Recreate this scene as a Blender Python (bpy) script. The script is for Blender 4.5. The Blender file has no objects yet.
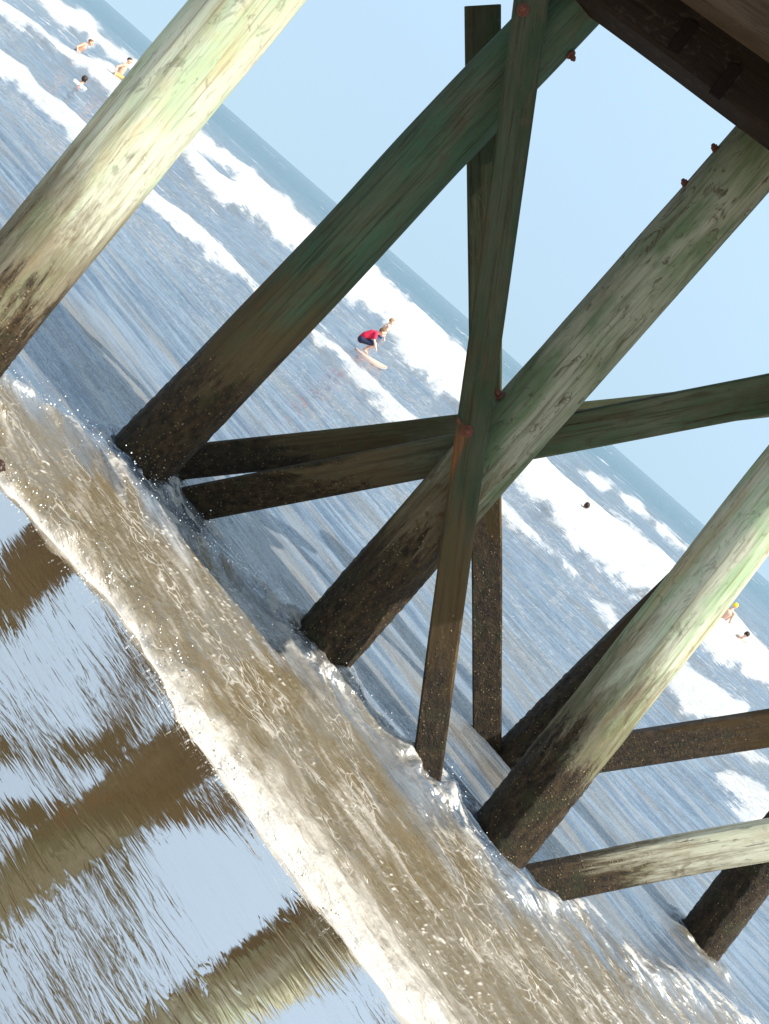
import bpy, bmesh, math, random
import numpy as np
from mathutils import Vector, Matrix, Quaternion
R = math.radians
random.seed(4); rng = np.random.default_rng(7)
sc = bpy.context.scene
COL = sc.collection

# ------------------------------------------------------------------ camera
FPX = 1000.0; PITCH = R(11.36); ROLL = R(41.2); CAMZ = 2.15
ct, st = math.cos(PITCH), math.sin(PITCH)
F = Vector((0, ct, -st)); U0 = Vector((0, st, ct)); R0 = Vector((1, 0, 0))
cr, sr = math.cos(ROLL), math.sin(ROLL)
rgt = cr*R0 + sr*U0; upv = -sr*R0 + cr*U0
CAM = Vector((0, 0, CAMZ))
cam = bpy.data.cameras.new('camera'); co = bpy.data.objects.new('camera', cam); COL.objects.link(co)
M = Matrix((rgt, upv, -F)).transposed().to_4x4(); M.translation = CAM
co.matrix_world = M
cam.sensor_width = 36; cam.sensor_fit = 'AUTO'; cam.lens = 36*FPX/1024
cam.clip_start = 0.05; cam.clip_end = 20000
sc.camera = co

def ray(px, py):
    a, b = px-384.5, py-512
    return F + rgt*(a/FPX) + upv*(-b/FPX)
def atY(px, py, Y):
    d = ray(px, py); return CAM + d*(Y/d.y)
def atZ(px, py, Z):
    d = ray(px, py); return CAM + d*((Z-CAMZ)/d.z)
def gbase(x, y):                     # slope of the foreshore
    return .40 - .09*x - .03*(y-4.9)
def atG(px, py, off=0.0):
    z = .4
    for _ in range(12):
        p = atZ(px, py, z+off); z = min(max(gbase(p.x, p.y), 0), .62)
    return p

# ------------------------------------------------------------------ numpy noise
def _h(ix, iy, s):
    n = (ix.astype(np.int64)*374761393 + iy.astype(np.int64)*668265263 + s*974634777) & 0xffffffff
    n = ((n ^ (n >> 13))*1274126177) & 0xffffffff
    n = n ^ (n >> 16)
    return (n & 0xffff)/65535.0
def vnoise(x, y, s=0):
    ix, iy = np.floor(x), np.floor(y); fx, fy = x-ix, y-iy
    fx = fx*fx*fx*(fx*(fx*6-15)+10); fy = fy*fy*fy*(fy*(fy*6-15)+10)
    a, b = _h(ix, iy, s), _h(ix+1, iy, s); c, d = _h(ix, iy+1, s), _h(ix+1, iy+1, s)
    return (a*(1-fx)+b*fx)*(1-fy) + (c*(1-fx)+d*fx)*fy
def fbm(x, y, o=4, s=0, gain=.5):
    t = 0; a = 1; n = 0
    for k in range(o):
        t = t + a*vnoise(x*2**k + 17.3*k, y*2**k - 9.1*k, s+k); n += a; a *= gain
    return t/n
def sst(a, b, x):
    t = np.clip((x-a)/(b-a), 0, 1); return t*t*(3-2*t)

# ------------------------------------------------------------------ object helpers
def link(name, mesh, mat=None, parent=None):
    o = bpy.data.objects.new(name, mesh); COL.objects.link(o)
    if mat: mesh.materials.append(mat)
    if parent: o.parent = parent; o.matrix_parent_inverse = parent.matrix_world.inverted()
    return o
def empty(name, loc, label, cat, group=None):
    o = bpy.data.objects.new(name, None); COL.objects.link(o); o.location = loc
    o.empty_display_size = .1
    o['label'] = label; o['category'] = cat
    if group: o['group'] = group
    bpy.context.view_layer.update()
    return o
def tag(o, label, cat, group=None):
    o['label'] = label; o['category'] = cat
    if group: o['group'] = group
    return o
def mesh_from(name, verts, faces, smooth=True):
    m = bpy.data.meshes.new(name); m.from_pydata(verts, [], faces); m.update()
    if smooth:
        for p in m.polygons: p.use_smooth = True
    return m

# ------------------------------------------------------------------ node helpers
class NT:
    def __init__(s, name):
        s.m = bpy.data.materials.new(name); s.m.use_nodes = True
        s.t = s.m.node_tree; s.t.nodes.clear()
        s.out = s.n('ShaderNodeOutputMaterial')
    def n(s, ty, **kw):
        nd = s.t.nodes.new(ty)
        for k, v in kw.items(): setattr(nd, k, v)
        return nd
    def l(s, a, b): s.t.links.new(a, b)
    def setin(s, sock, v):
        if hasattr(v, 'is_linked') or hasattr(v, 'links'): s.l(v, sock)
        else: sock.default_value = v
    def math(s, op, a, b=0.0, c=None, clamp=False):
        nd = s.n('ShaderNodeMath', operation=op, use_clamp=clamp)
        s.setin(nd.inputs[0], a); s.setin(nd.inputs[1], b)
        if c is not None: s.setin(nd.inputs[2], c)
        return nd.outputs[0]
    def vmath(s, op, a, b):
        nd = s.n('ShaderNodeVectorMath', operation=op); s.setin(nd.inputs[0], a); s.setin(nd.inputs[1], b)
        return nd.outputs[0]
    def noise(s, vec, scale, detail=4, rough=.55, dist=0.0):
        nd = s.n('ShaderNodeTexNoise'); s.l(vec, nd.inputs['Vector'])
        nd.inputs['Scale'].default_value = scale; nd.inputs['Detail'].default_value = detail
        nd.inputs['Roughness'].default_value = rough; nd.inputs['Distortion'].default_value = dist
        return nd.outputs['Fac']
    def voro(s, vec, scale, feature='F1', out='Distance'):
        nd = s.n('ShaderNodeTexVoronoi', feature=feature); s.l(vec, nd.inputs['Vector']); nd.inputs['Scale'].default_value = scale
        return nd.outputs[out]
    def step(s, v, a, b):
        nd = s.n('ShaderNodeMapRange', interpolation_type='SMOOTHSTEP'); s.setin(nd.inputs[0], v)
        s.setin(nd.inputs[1], a); s.setin(nd.inputs[2], b)
        return nd.outputs[0]
    def mix(s, f, a, b):
        nd = s.n('ShaderNodeMix', data_type='RGBA'); s.setin(nd.inputs[0], f)
        for sock, v in ((nd.inputs[6], a), (nd.inputs[7], b)):
            if isinstance(v, tuple): sock.default_value = (*v, 1)
            else: s.l(v, sock)
        return nd.outputs[2]
    def fmix(s, f, a, b):
        nd = s.n('ShaderNodeMix', data_type='FLOAT'); s.setin(nd.inputs[0], f); s.setin(nd.inputs[2], a); s.setin(nd.inputs[3], b)
        return nd.outputs[0]
    def bump(s, h, strength=.5, dist=.02, normal=None):
        nd = s.n('ShaderNodeBump'); s.l(h, nd.inputs['Height'])
        s.setin(nd.inputs['Strength'], strength); nd.inputs['Distance'].default_value = dist
        if normal: s.l(normal, nd.inputs['Normal'])
        return nd.outputs[0]
    def attr(s, name, out='Fac'):
        nd = s.n('ShaderNodeAttribute', attribute_name=name); return nd.outputs[out]
    def scalev(s, vec, sv):
        nd = s.n('ShaderNodeMapping'); s.l(vec, nd.inputs[0]); nd.inputs['Scale'].default_value = sv; return nd.outputs[0]
    def pos(s): return s.n('ShaderNodeNewGeometry').outputs['Position']
    def bsdf(s, col, rough=.6, normal=None, ior=1.45, spec=.5, **kw):
        b = s.n('ShaderNodeBsdfPrincipled')
        if isinstance(col, tuple): b.inputs['Base Color'].default_value = (*col, 1)
        else: s.l(col, b.inputs['Base Color'])
        s.setin(b.inputs['Roughness'], rough); s.setin(b.inputs['IOR'], ior); s.setin(b.inputs['Specular IOR Level'], spec)
        if normal: s.l(normal, b.inputs['Normal'])
        for k, v in kw.items(): s.setin(b.inputs[k.replace('_', ' ')], v)
        return b.outputs[0]
    def done(s, sh): s.l(sh, s.out.inputs['Surface']); return s.m

def simple(name, col, rough=.6, var=.15, scale=30, spec=.25):
    t = NT(name); p = t.pos(); nz = t.noise(p, scale, 3)
    c = t.mix(nz, tuple(x*(1-var) for x in col), tuple(min(1, x*(1+var)) for x in col))
    return t.done(t.bsdf(c, rough, t.bump(nz, .15, .01), spec=spec))

def wood(name, pale, green, tan, wet_z, green_amt=.5, tan_amt=.5, rust=None, grime=.35, dark_z=None, split=.8):
    """old marine timber: weathered pale wood, green copper/algae stain, tan patches, splits;
    below the tide line it is dark, soaked and crusted with barnacles"""
    t = NT(name); g = t.attr('grain', 'Vector'); p = t.pos()
    z = t.n('ShaderNodeSeparateXYZ'); t.l(p, z.inputs[0]); z = z.outputs[2]
    long1 = t.scalev(g, (1, 1, .055)); long2 = t.scalev(g, (1, 1, .035))
    big = t.noise(t.scalev(g, (1, 1, .30)), 6, 4, .6, .3)
    big2 = t.noise(t.scalev(g, (1, 1, .22)), 9.5, 4, .6, .6)
    streak = t.noise(long2, 55, 5, .62, .2)
    fine = t.noise(long2, 190, 4, .65)
    crack = t.noise(long1, 40, 5, .72, .5)
    c = t.mix(t.step(big, .5-.35*green_amt+.12, .72-.25*green_amt+.08), pale, green)
    c = t.mix(t.math('MULTIPLY', t.step(big2, .50, .70), tan_amt), c, tan)
    c = t.mix(t.math('MULTIPLY', t.step(streak, .49, .70), .7), c, tuple(x*.42 for x in tan))
    c = t.mix(t.math('MULTIPLY', t.step(fine, .45, .70), .55), c, tuple(x*.55 for x in pale))
    gr = t.noise(t.scalev(g, (1, 1, .45)), 16, 6, .72, 1.2)
    c = t.mix(t.math('MULTIPLY', t.step(gr, .54, .64), grime), c, (.05, .038, .024))
    splits = t.step(crack, .625, .675)
    c = t.mix(t.math('MULTIPLY', splits, split), c, (.035, .024, .015))
    # tide zone
    wob = t.math('MULTIPLY', t.math('SUBTRACT', t.noise(t.scalev(g, (1, 1, .16)), 11, 7, .78, .4), .5), 1.9)
    zz = t.math('ADD', z, wob)
    stain = t.math('SUBTRACT', 1.0, t.step(zz, wet_z-.28, wet_z+.30))
    dz = dark_z if dark_z is not None else wet_z-.28
    soak = t.math('SUBTRACT', 1.0, t.step(zz, dz-.20, dz+.12))
    c = t.mix(t.math('MULTIPLY', stain, .75), c, t.mix(streak, (.095, .056, .023), (.036, .021, .009)))
    wetc = t.mix(t.step(t.noise(t.scalev(g, (1, 1, .5)), 34, 6, .75), .35, .68), (.014, .009, .005), (.072, .044, .019))
    wetc = t.mix(t.math('MULTIPLY', t.step(t.noise(g, 7, 3), .52, .7), .45), wetc, (.035, .042, .014))
    v = t.voro(g, 58); vc = t.n('ShaderNodeTexVoronoi'); t.l(g, vc.inputs['Vector']); vc.inputs['Scale'].default_value = 58
    sel = t.step(t.noise(g, 22, 4, .65), .42, .56)
    sepc = t.n('ShaderNodeSeparateColor'); t.l(vc.outputs['Color'], sepc.inputs[0])
    pick = t.step(sepc.outputs[0], .42, .75)
    barn = t.math('MULTIPLY', t.math('MULTIPLY', t.math('SUBTRACT', 1.0, t.step(v, .10, .36)), pick), sel)
    wetc = t.mix(t.math('MULTIPLY', barn, .8), wetc, t.mix(sepc.outputs[1], (.34, .22, .09), (.56, .42, .22)))
    c = t.mix(soak, c, wetc)
    if rust:
        for (rx, rz, ln, w) in rust:
            sp = t.n('ShaderNodeSeparateXYZ'); t.l(p, sp.inputs[0])
            slope = .35
            dx = t.math('ABSOLUTE', t.math('SUBTRACT', t.math('ADD', sp.outputs[0], t.math('MULTIPLY', t.math('SUBTRACT', sp.outputs[2], rz), slope)), rx))
            a = t.math('SUBTRACT', 1.0, t.step(dx, w*.3, w))
            b_ = t.math('MULTIPLY', t.step(sp.outputs[2], rz-ln, rz-ln*.35), t.math('SUBTRACT', 1.0, t.step(sp.outputs[2], rz, rz+.03)))
            k = t.math('MULTIPLY', t.math('MULTIPLY', a, b_), t.step(t.noise(long2, 30, 5, .7), .38, .58))
            c = t.mix(t.math('MULTIPLY', k, .55), c, (.20, .060, .018))
    rough = t.fmix(soak, .85, .5)
    hb = t.math('ADD', t.math('MULTIPLY', streak, .5), t.math('MULTIPLY', splits, -1.2))
    hb = t.math('ADD', hb, t.math('MULTIPLY', fine, .3))
    n1 = t.bump(hb, t.fmix(soak, .55, .2), .008)
    n2 = t.bump(t.math('ADD', barn, t.math('MULTIPLY', t.noise(g, 60, 5, .75), 1.3)), t.math('MULTIPLY', soak, 1.0), .022, n1)
    return t.done(t.bsdf(c, rough, n2, spec=t.fmix(soak, .12, .22)))

# ------------------------------------------------------------------ lofts
def frame_of(d):
    d = d.normalized()
    y = Vector((0, 1, 0)); y = (y - d*y.dot(d)).normalized()     # local y points out to sea
    x = y.cross(d).normalized()
    return x, y, d
def loft(name, a, b, prof, segs, mat, parent, scale_ab=(1, 1), wob=0.0, seed=0, rad_noise=0.0, sharp=None, crust=0.0):
    """sweep profile (list of (x,y)) from a to b; writes the 'grain' attribute"""
    a, b = Vector(a), Vector(b); L = (b-a).length; x, y, d = frame_of(b-a)
    verts = []; grain = []; n = len(prof)
    off = rng.random(3)*40
    pr = np.array(prof); an_ = np.arctan2(pr[:, 1], pr[:, 0]); ca, sa = np.cos(an_), np.sin(an_)
    for i in range(segs+1):
        f = i/segs; s = scale_ab[0]*(1-f)+scale_ab[1]*f
        wx = wob*(float(vnoise(np.array([f*L*1.3+seed]), np.array([seed*1.7]), 3)[0])-.5)*2
        wy = wob*(float(vnoise(np.array([f*L*1.3+seed]), np.array([seed*2.3+5]), 5)[0])-.5)*2
        Q = np.ones(n)
        if rad_noise:
            Q += rad_noise*(fbm(ca*1.6+seed+f*L*.25, sa*1.6+f*L*.6, 3, 11)-.5)*2 + rad_noise*.7*(vnoise(ca*6+seed, sa*6+f*L*1.4, 17)-.5)
        zz = a.z+d.z*L*f; cr_ = max(0.0, min(1.0, (1.15-zz)/.35))*crust
        if cr_ > 0: Q += cr_*(fbm(an_*9+seed, np.full(n, zz*52.0), 2, 23)-.4)
        for k, (u, v) in enumerate(prof):
            lx, ly = u*s*Q[k]+wx, v*s*Q[k]+wy
            verts.append(a + x*lx + y*ly + d*(L*f)); grain.append((lx+off[0], ly+off[1], L*f+off[2]))
    faces = []
    for i in range(segs):
        for k in range(n):
            k2 = (k+1) % n
            faces.append((i*n+k, i*n+k2, (i+1)*n+k2, (i+1)*n+k))
    faces.append(tuple(range(n))[::-1]); faces.append(tuple(segs*n+k for k in range(n)))
    m = mesh_from(name, verts, faces)
    at = m.attributes.new('grain', 'FLOAT_VECTOR', 'POINT'); at.data.foreach_set('vector', np.array(grain, 'f').ravel())
    bm = bmesh.new(); bm.from_mesh(m); bmesh.ops.recalc_face_normals(bm, faces=bm.faces); bm.to_mesh(m); bm.free()
    m.set_sharp_from_angle(angle=R(sharp or 40))
    return link(name, m, mat, parent)
def circ(r, n=44): return [(r*math.cos(2*math.pi*k/n), r*math.sin(2*math.pi*k/n)) for k in range(n)]
def rect(w, h, c=.008):
    w, h = w/2, h/2
    return [(-w+c, -h), (w-c, -h), (w, -h+c), (w, h-c), (w-c, h), (-w+c, h), (-w, h-c), (-w, -h+c)]

# ------------------------------------------------------------------ pier
pier = empty('wooden_pier', (0.2, 4.9, .3), 'weathered timber pier on round piles with crossed plank braces, standing in the surf', 'pier')
PALE = (.40, .395, .30); GREEN = (.25, .33, .21); TAN = (.36, .26, .13)
def pile_at(base, top, Y, wb, wt, ext_up, mat, seed, label=None, ext_dn=.9, Yt=None):
    A, B = atY(*base, Y), atY(*top, Yt or Y)
    dA = (A-CAM).dot(F); dB = (B-CAM).dot(F)
    ra, rb = wb*dA/FPX/2, wt*dB/FPX/2
    d = (B-A).normalized(); L = (B-A).length
    A2 = A - d*ext_dn; B2 = B + d*ext_up
    k = (rb-ra)/L
    o = loft('pile', A2, B2, circ(1, 60), 190, mat, pier, (ra-k*ext_dn, rb+k*ext_up), 0.010, seed, .055, 60, .085)
    if label: o['label'] = label
    return o, A, B
def zto(base, top, Y, z):      # extra length so that the pile ends at height z
    A, B = atY(*base, Y), atY(*top, Y); d = (B-A).normalized(); return (z-B.z)/d.z
ZC = 3.49
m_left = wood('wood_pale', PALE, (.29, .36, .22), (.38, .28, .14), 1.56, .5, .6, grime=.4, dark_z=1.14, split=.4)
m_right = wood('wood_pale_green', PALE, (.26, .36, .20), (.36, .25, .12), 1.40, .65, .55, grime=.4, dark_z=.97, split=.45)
m_mid = wood('wood_grey_green', (.19, .182, .125), (.070, .098, .046), (.095, .075, .040), 1.6, .62, .4, grime=.95, dark_z=1.2, split=.5)  # grey green wood, tones also lowered to carry the deck's shade
m_second = wood('wood_dark_green', (.056, .062, .038), (.034, .064, .036), (.028, .018, .007), 1.72, .8, .35, grime=.6, dark_z=1.25)  # algae-green wood, with deck shade worked into its dark base tones
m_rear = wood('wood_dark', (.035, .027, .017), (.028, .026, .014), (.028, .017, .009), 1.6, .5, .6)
m_brace = wood('wood_brace', (.042, .045, .026), (.024, .036, .018), (.036, .023, .010), 1.7, .7, .5, grime=.55, dark_z=1.35)  # brace colours darkened to stand for the shade under the deck
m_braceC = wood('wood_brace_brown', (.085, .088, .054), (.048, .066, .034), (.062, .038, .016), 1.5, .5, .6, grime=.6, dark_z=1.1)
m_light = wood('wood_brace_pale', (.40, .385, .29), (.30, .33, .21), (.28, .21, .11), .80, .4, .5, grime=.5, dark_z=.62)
m_cap = wood('wood_cap', (.014, .008, .0045), (.010, .006, .003), (.013, .007, .003), -2, .4, .6)  # brown cap timber taken near black, underdeck shade painted into the colour

p_left, LA, LB = pile_at((-40, 357), (220, 33), 3.8, 84, 84, 1.15, m_left, 1.3, 'pale sunlit pile, brown and crusted near the water')
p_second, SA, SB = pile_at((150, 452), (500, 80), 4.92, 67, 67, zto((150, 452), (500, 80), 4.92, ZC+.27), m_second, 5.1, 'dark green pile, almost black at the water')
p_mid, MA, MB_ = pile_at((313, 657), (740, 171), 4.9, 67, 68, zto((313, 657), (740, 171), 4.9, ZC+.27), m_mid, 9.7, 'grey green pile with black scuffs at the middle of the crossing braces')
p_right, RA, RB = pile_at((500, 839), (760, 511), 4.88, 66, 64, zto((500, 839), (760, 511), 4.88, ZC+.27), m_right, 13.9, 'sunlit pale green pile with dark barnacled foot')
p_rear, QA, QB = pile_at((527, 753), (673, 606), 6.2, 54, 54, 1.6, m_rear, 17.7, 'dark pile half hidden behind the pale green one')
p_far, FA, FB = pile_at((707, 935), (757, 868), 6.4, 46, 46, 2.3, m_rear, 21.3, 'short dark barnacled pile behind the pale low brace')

def plank(a, b, w, th, mat, seed, label=None, segs=40, wob=.006):
    o = loft('brace', a, b, rect(w, th, .010), segs, mat, pier, (1, 1), wob, seed, .012, 30)
    if label: o['label'] = label
    return o
def ext(a, b, ea, eb):
    d = (b-a).normalized(); return a-d*ea, b+d*eb
bolt_px = (466, 430)
YA = 4.66
bA = atY(*bolt_px, YA-.05)
m_brace_rust = wood('wood_brace_rust', (.040, .043, .025), (.022, .034, .017), (.045, .027, .011), 1.45, .7, .6, grime=.55, rust=[(bA.x-.012, bA.z-.005, .40, .05)], dark_z=.85)  # dark base tones hold the brace's shade; the rust run is a stain
a, b = ext(atY(531.5, 0, YA), atY(426, 770, YA), .15, .5)
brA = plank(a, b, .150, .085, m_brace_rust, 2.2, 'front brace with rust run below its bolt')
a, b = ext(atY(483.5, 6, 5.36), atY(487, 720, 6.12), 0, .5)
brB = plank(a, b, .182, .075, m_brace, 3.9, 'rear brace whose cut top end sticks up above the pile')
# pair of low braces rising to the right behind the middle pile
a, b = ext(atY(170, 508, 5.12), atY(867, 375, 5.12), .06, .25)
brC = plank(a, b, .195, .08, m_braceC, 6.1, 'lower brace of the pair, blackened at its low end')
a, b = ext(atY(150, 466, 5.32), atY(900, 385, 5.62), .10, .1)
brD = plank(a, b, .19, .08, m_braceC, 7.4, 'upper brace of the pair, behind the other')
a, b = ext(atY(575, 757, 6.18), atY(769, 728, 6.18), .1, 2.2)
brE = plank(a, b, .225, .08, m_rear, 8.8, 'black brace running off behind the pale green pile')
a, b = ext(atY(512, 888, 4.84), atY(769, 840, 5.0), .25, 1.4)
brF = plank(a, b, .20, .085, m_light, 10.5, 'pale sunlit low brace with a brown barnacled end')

# rusty bolts
m_rust = simple('rusty_iron', (.085, .028, .016), .8, .5, 90)
m_iron = simple('dark_iron', (.008, .005, .004), .9, .4, 60, .05)
def bolt(name, p, d, r, ln, parent, washer=True):
    d = Vector(d).normalized(); bm = bmesh.new()
    q = d.to_track_quat('Z', 'Y').to_matrix().to_4x4()
    if washer:
        bmesh.ops.create_cone(bm, cap_ends=True, segments=16, radius1=r*1.7, radius2=r*1.6, depth=.008, matrix=Matrix.Translation(p)@q)
    bmesh.ops.create_cone(bm, cap_ends=True, segments=6, radius1=r, radius2=r*.92, depth=ln*.7, matrix=Matrix.Translation(Vector(p)+d*ln*.35)@q)
    bmesh.ops.create_uvsphere(bm, u_segments=10, v_segments=6, radius=r*.62, matrix=Matrix.Translation(Vector(p)+d*ln*.75)@q)
    m = bpy.data.meshes.new(name); bm.to_mesh(m); bm.free()
    return link(name, m, m_rust, parent)
fy = YA-.047
bolt('bolt', atY(467, 431, fy), (0, -1, 0), .017, .035, brA)
bolt('bolt', atY(459, 423, fy), (-.5, -.6, .35), .010, .04, brA, False)
bolt('bolt', atY(523, 10, fy), (0, -1, 0), .017, .03, brA)
def side_bolt(px, py, Y, pile, r=.017):
    bolt('bolt', atY(px, py, Y), (-.93, -.2, .25), r, .045, pile)
side_bolt(687, 187, 4.88, p_mid); side_bolt(717, 152, 4.88, p_mid); side_bolt(500, 396, 4.82, p_mid)
P_ = atY(571, 55, 4.9); bolt('bolt', P_, (.9, -.2, -.3), .014, .035, p_second)

# cap beams, joists and deck
def beam(name, x0, x1, y0, y1, z0, z1, mat=m_cap, par=pier, seed=1.0, yaw=0.0):
    c = Vector(((x0+x1)/2, (y0+y1)/2, (z0+z1)/2))
    if (x1-x0) >= (y1-y0):
        a, b = Vector((x0, c.y-yaw*(x0-c.x), c.z)), Vector((x1, c.y-yaw*(x1-c.x), c.z)); w, h = (z1-z0), (y1-y0)
        # local y = world +y, local x = vertical
        return loft(name, a, b, rect(w, h, .012), 26, mat, par, (1, 1), .004, seed, .01, 30)
    a, b = Vector((c.x, y0, c.z)), Vector((c.x, y1, c.z))
    return loft(name, a, b, rect(x1-x0, z1-z0, .012), 16, mat, par, (1, 1), .004, seed, .01, 30)
# frame_of() degenerates for beams along y, so those are built by hand
_fo = frame_of
def frame_of(d):
    d = d.normalized()
    if abs(d.y) > .9:
        z = Vector((0, 0, 1)); z = (z-d*z.dot(d)).normalized(); return d.cross(z)*-1, z, d
    return _fo(d)
capfar_a, capfar_b = atZ(597, 24, ZC), atZ(735, 126, ZC)
yw = -(capfar_b.y-capfar_a.y)/(capfar_b.x-capfar_a.x)
xl = capfar_a.x - .16
ymid = capfar_a.y - yw*(.45-capfar_a.x)
cap_c = .45
def ybeam(x, off): return capfar_a.y - yw*(x-capfar_a.x) + off
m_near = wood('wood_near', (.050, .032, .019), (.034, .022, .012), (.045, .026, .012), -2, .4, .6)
def longbeam(name, x0, x1, off0, off1, z0, z1, seed, mat=None):
    a = Vector((x0, ybeam(x0, (off0+off1)/2), (z0+z1)/2)); b = Vector((x1, ybeam(x1, (off0+off1)/2), (z0+z1)/2))
    return loft(name, a, b, rect(z1-z0, abs(off1-off0), .014), 30, mat or m_cap, pier, (1, 1), .004, seed, .012, 30)
XE = 2.12
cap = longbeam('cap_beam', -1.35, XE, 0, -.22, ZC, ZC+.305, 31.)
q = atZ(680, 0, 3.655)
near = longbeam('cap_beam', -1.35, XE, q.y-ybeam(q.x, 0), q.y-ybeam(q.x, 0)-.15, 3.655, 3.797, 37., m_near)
# iron straps / hanger cleats on the face of the rear cap
for (px0, py0, px1, py1) in ((693, 22, 673, 50), (737, 66, 714, 96)):
    A_ = atY(px0, py0, 4.80); yq = ybeam(A_.x*.93, -.232); A_ = atY(px0, py0, yq); B_ = atY(px1, py1, yq)
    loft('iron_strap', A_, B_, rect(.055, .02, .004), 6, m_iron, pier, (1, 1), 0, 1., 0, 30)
for i, x in enumerate((-.55, 0, .6, 1.2, 1.6, 2.05)):
    beam('joist', x-.045, x+.045, ybeam(x, -.40), ybeam(x, .45), 3.80, 3.93, seed=41+i)
x = -1.25; k = 0
while x < XE+.05:
    beam('deck_plank', x, x+.140, ybeam(x, -.44)+random.uniform(-.02, .02), ybeam(x, .56)+random.uniform(-.02, .02), 3.934, 3.974, seed=50+k)
    x += .146+random.uniform(0, .004); k += 1

# ------------------------------------------------------------------ shore geometry
th = R(-22.0); tx, ty = math.cos(th), math.sin(th); nx, ny = -math.sin(th), math.cos(th)
fpx = [(-90, 400), (-40, 448), (0, 489), (30, 520), (85, 583), (100, 598), (138, 645), (165, 685), (172, 715), (200, 755), (225, 785), (280, 863), (330, 928), (385, 998), (450, 1080), (520, 1165)]
bpx = [(-90, 300), (0, 380), (50, 410), (90, 440), (130, 482), (190, 535), (225, 560), (260, 588), (290, 640), (345, 690), (385, 730), (440, 790), (480, 850), (530, 893), (580, 905), (640, 960), (720, 1000), (800, 1060)]
def tn(p): return (p.x*tx+p.y*ty, p.x*nx+p.y*ny)
FT = sorted(tn(atG(*p, -.02)) for p in fpx); BT = sorted(tn(atG(*p, .02)) for p in bpx)
def poly_n(T, t):
    a = np.array(T); r = np.interp(t, a[:, 0], a[:, 1])
    s0 = (a[3, 1]-a[0, 1])/(a[3, 0]-a[0, 0]); s1 = (a[-1, 1]-a[-4, 1])/(a[-1, 0]-a[-4, 0])
    r = np.where(t < a[0, 0], a[0, 1]+(t-a[0, 0])*min(max(s0, -.3), .3), r)
    return np.where(t > a[-1, 0], a[-1, 1]+(t-a[-1, 0])*min(max(s1, -.2), .2), r)
def level(x, y):
    g = .40-.09*x-.03*(y-4.9)
    g = np.where(g > .5, .5+.35*np.tanh((g-.5)/.35), g)
    g = .5*(g+np.sqrt(g*g+.0025))
    w = sst(7.5, 20, np.hypot(np.maximum(y, 0), x*.5))
    return g*(1-w)
def shore(x, y):
    t = x*tx+y*ty; n = x*nx+y*ny
    return t, n, n-poly_n(FT, t)
def sand_z(x, y):
    t, n, s = shore(x, y)
    base = level(x, y)
    return base - .012 - .09*np.clip(s, 0, 12) + .02*np.clip(-s, 0, 60) + .0025*(fbm(t*1.2, n*3, 3, 41)-.5)

# sand
def grid_mesh(name, X, Y, Z, mask=None):
    nr, nc = X.shape
    idx = np.arange(nr*nc).reshape(nr, nc)
    q = np.stack([idx[:-1, :-1], idx[:-1, 1:], idx[1:, 1:], idx[1:, :-1]], -1)
    if mask is not None: q = q[mask]
    q = q.reshape(-1, 4)
    m = bpy.data.meshes.new(name)
    m.vertices.add(nr*nc); m.vertices.foreach_set('co', np.stack([X, Y, Z], -1).astype('f').ravel())
    m.loops.add(q.size); m.loops.foreach_set('vertex_index', q.astype('i').ravel())
    m.polygons.add(len(q)); m.polygons.foreach_set('loop_start', np.arange(0, q.size, 4, dtype='i')); m.polygons.foreach_set('loop_total', np.full(len(q), 4, 'i'))
    m.update(); m.validate()
    m.polygons.foreach_set('use_smooth', np.ones(len(m.polygons), bool))
    return m
def axis(parts):
    out = []
    for a, b, n in parts: out += list(np.linspace(a, b, n, endpoint=False))
    return np.array(out+[parts[-1][1]])
xs_ = axis([(-60, -8, 26), (-8, -3, 40), (-3, 3, 180), (3, 10, 50), (10, 60, 25)])
ys_ = axis([(-60, -6, 27), (-6, .5, 40), (.5, 5, 150), (5, 10, 40), (10, 40, 20)])
X, Y = np.meshgrid(xs_, ys_)
t = NT('wet_sand'); p = t.pos()
rot = t.n('ShaderNodeMapping'); t.l(p, rot.inputs[0]); rot.inputs['Rotation'].default_value = (0, 0, R(20)); rv = rot.outputs[0]
grainn = t.noise(p, 420, 3, .6); blot = t.noise(t.scalev(rv, (.5, 1.6, 1)), 2.4, 4, .6)
c = t.mix(blot, (.085, .052, .018), (.064, .038, .012)); c = t.mix(t.math('MULTIPLY', t.step(grainn, .45, .75), .35), c, (.07, .045, .025))
# thin running film of water: long-crested ripples break the mirror image into streaks
w1 = t.noise(t.scalev(rv, (2.2, 10, 1)), 1.9, 2.5, .55, 1.2)
w2 = t.noise(t.scalev(rv, (2.4, 20, 1)), 6.5, 3, .6, .5)
calm = t.step(t.noise(t.scalev(rv, (.7, 1.3, 1)), 1.6, 3), .36, .60)
hh = t.math('ADD', w1, t.math('MULTIPLY', w2, .09))
nb = t.bump(hh, t.fmix(calm, .08, .42), .009)
film = t.step(t.noise(t.scalev(rv, (.8, 1.6, 1)), 1.5, 3, .6, .3), .66, .78)
nb2 = t.bump(grainn, t.math('MULTIPLY', film, .05), .001, nb)
ob = t.bsdf(c, .55, nb2, spec=.2)
gl = t.n('ShaderNodeBsdfGlossy'); gl.inputs['Roughness'].default_value = .025; gl.inputs['Color'].default_value = (1, .99, .97, 1); t.l(nb2, gl.inputs['Normal'])
fr = t.n('ShaderNodeFresnel'); fr.inputs['IOR'].default_value = 3.2; t.l(nb2, fr.inputs['Normal'])
mx = t.n('ShaderNodeMixShader')
sepp = t.n('ShaderNodeSeparateXYZ'); t.l(p, sepp.inputs[0])
wetness = t.step(sepp.outputs[1], -3.5, -.5)
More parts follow.
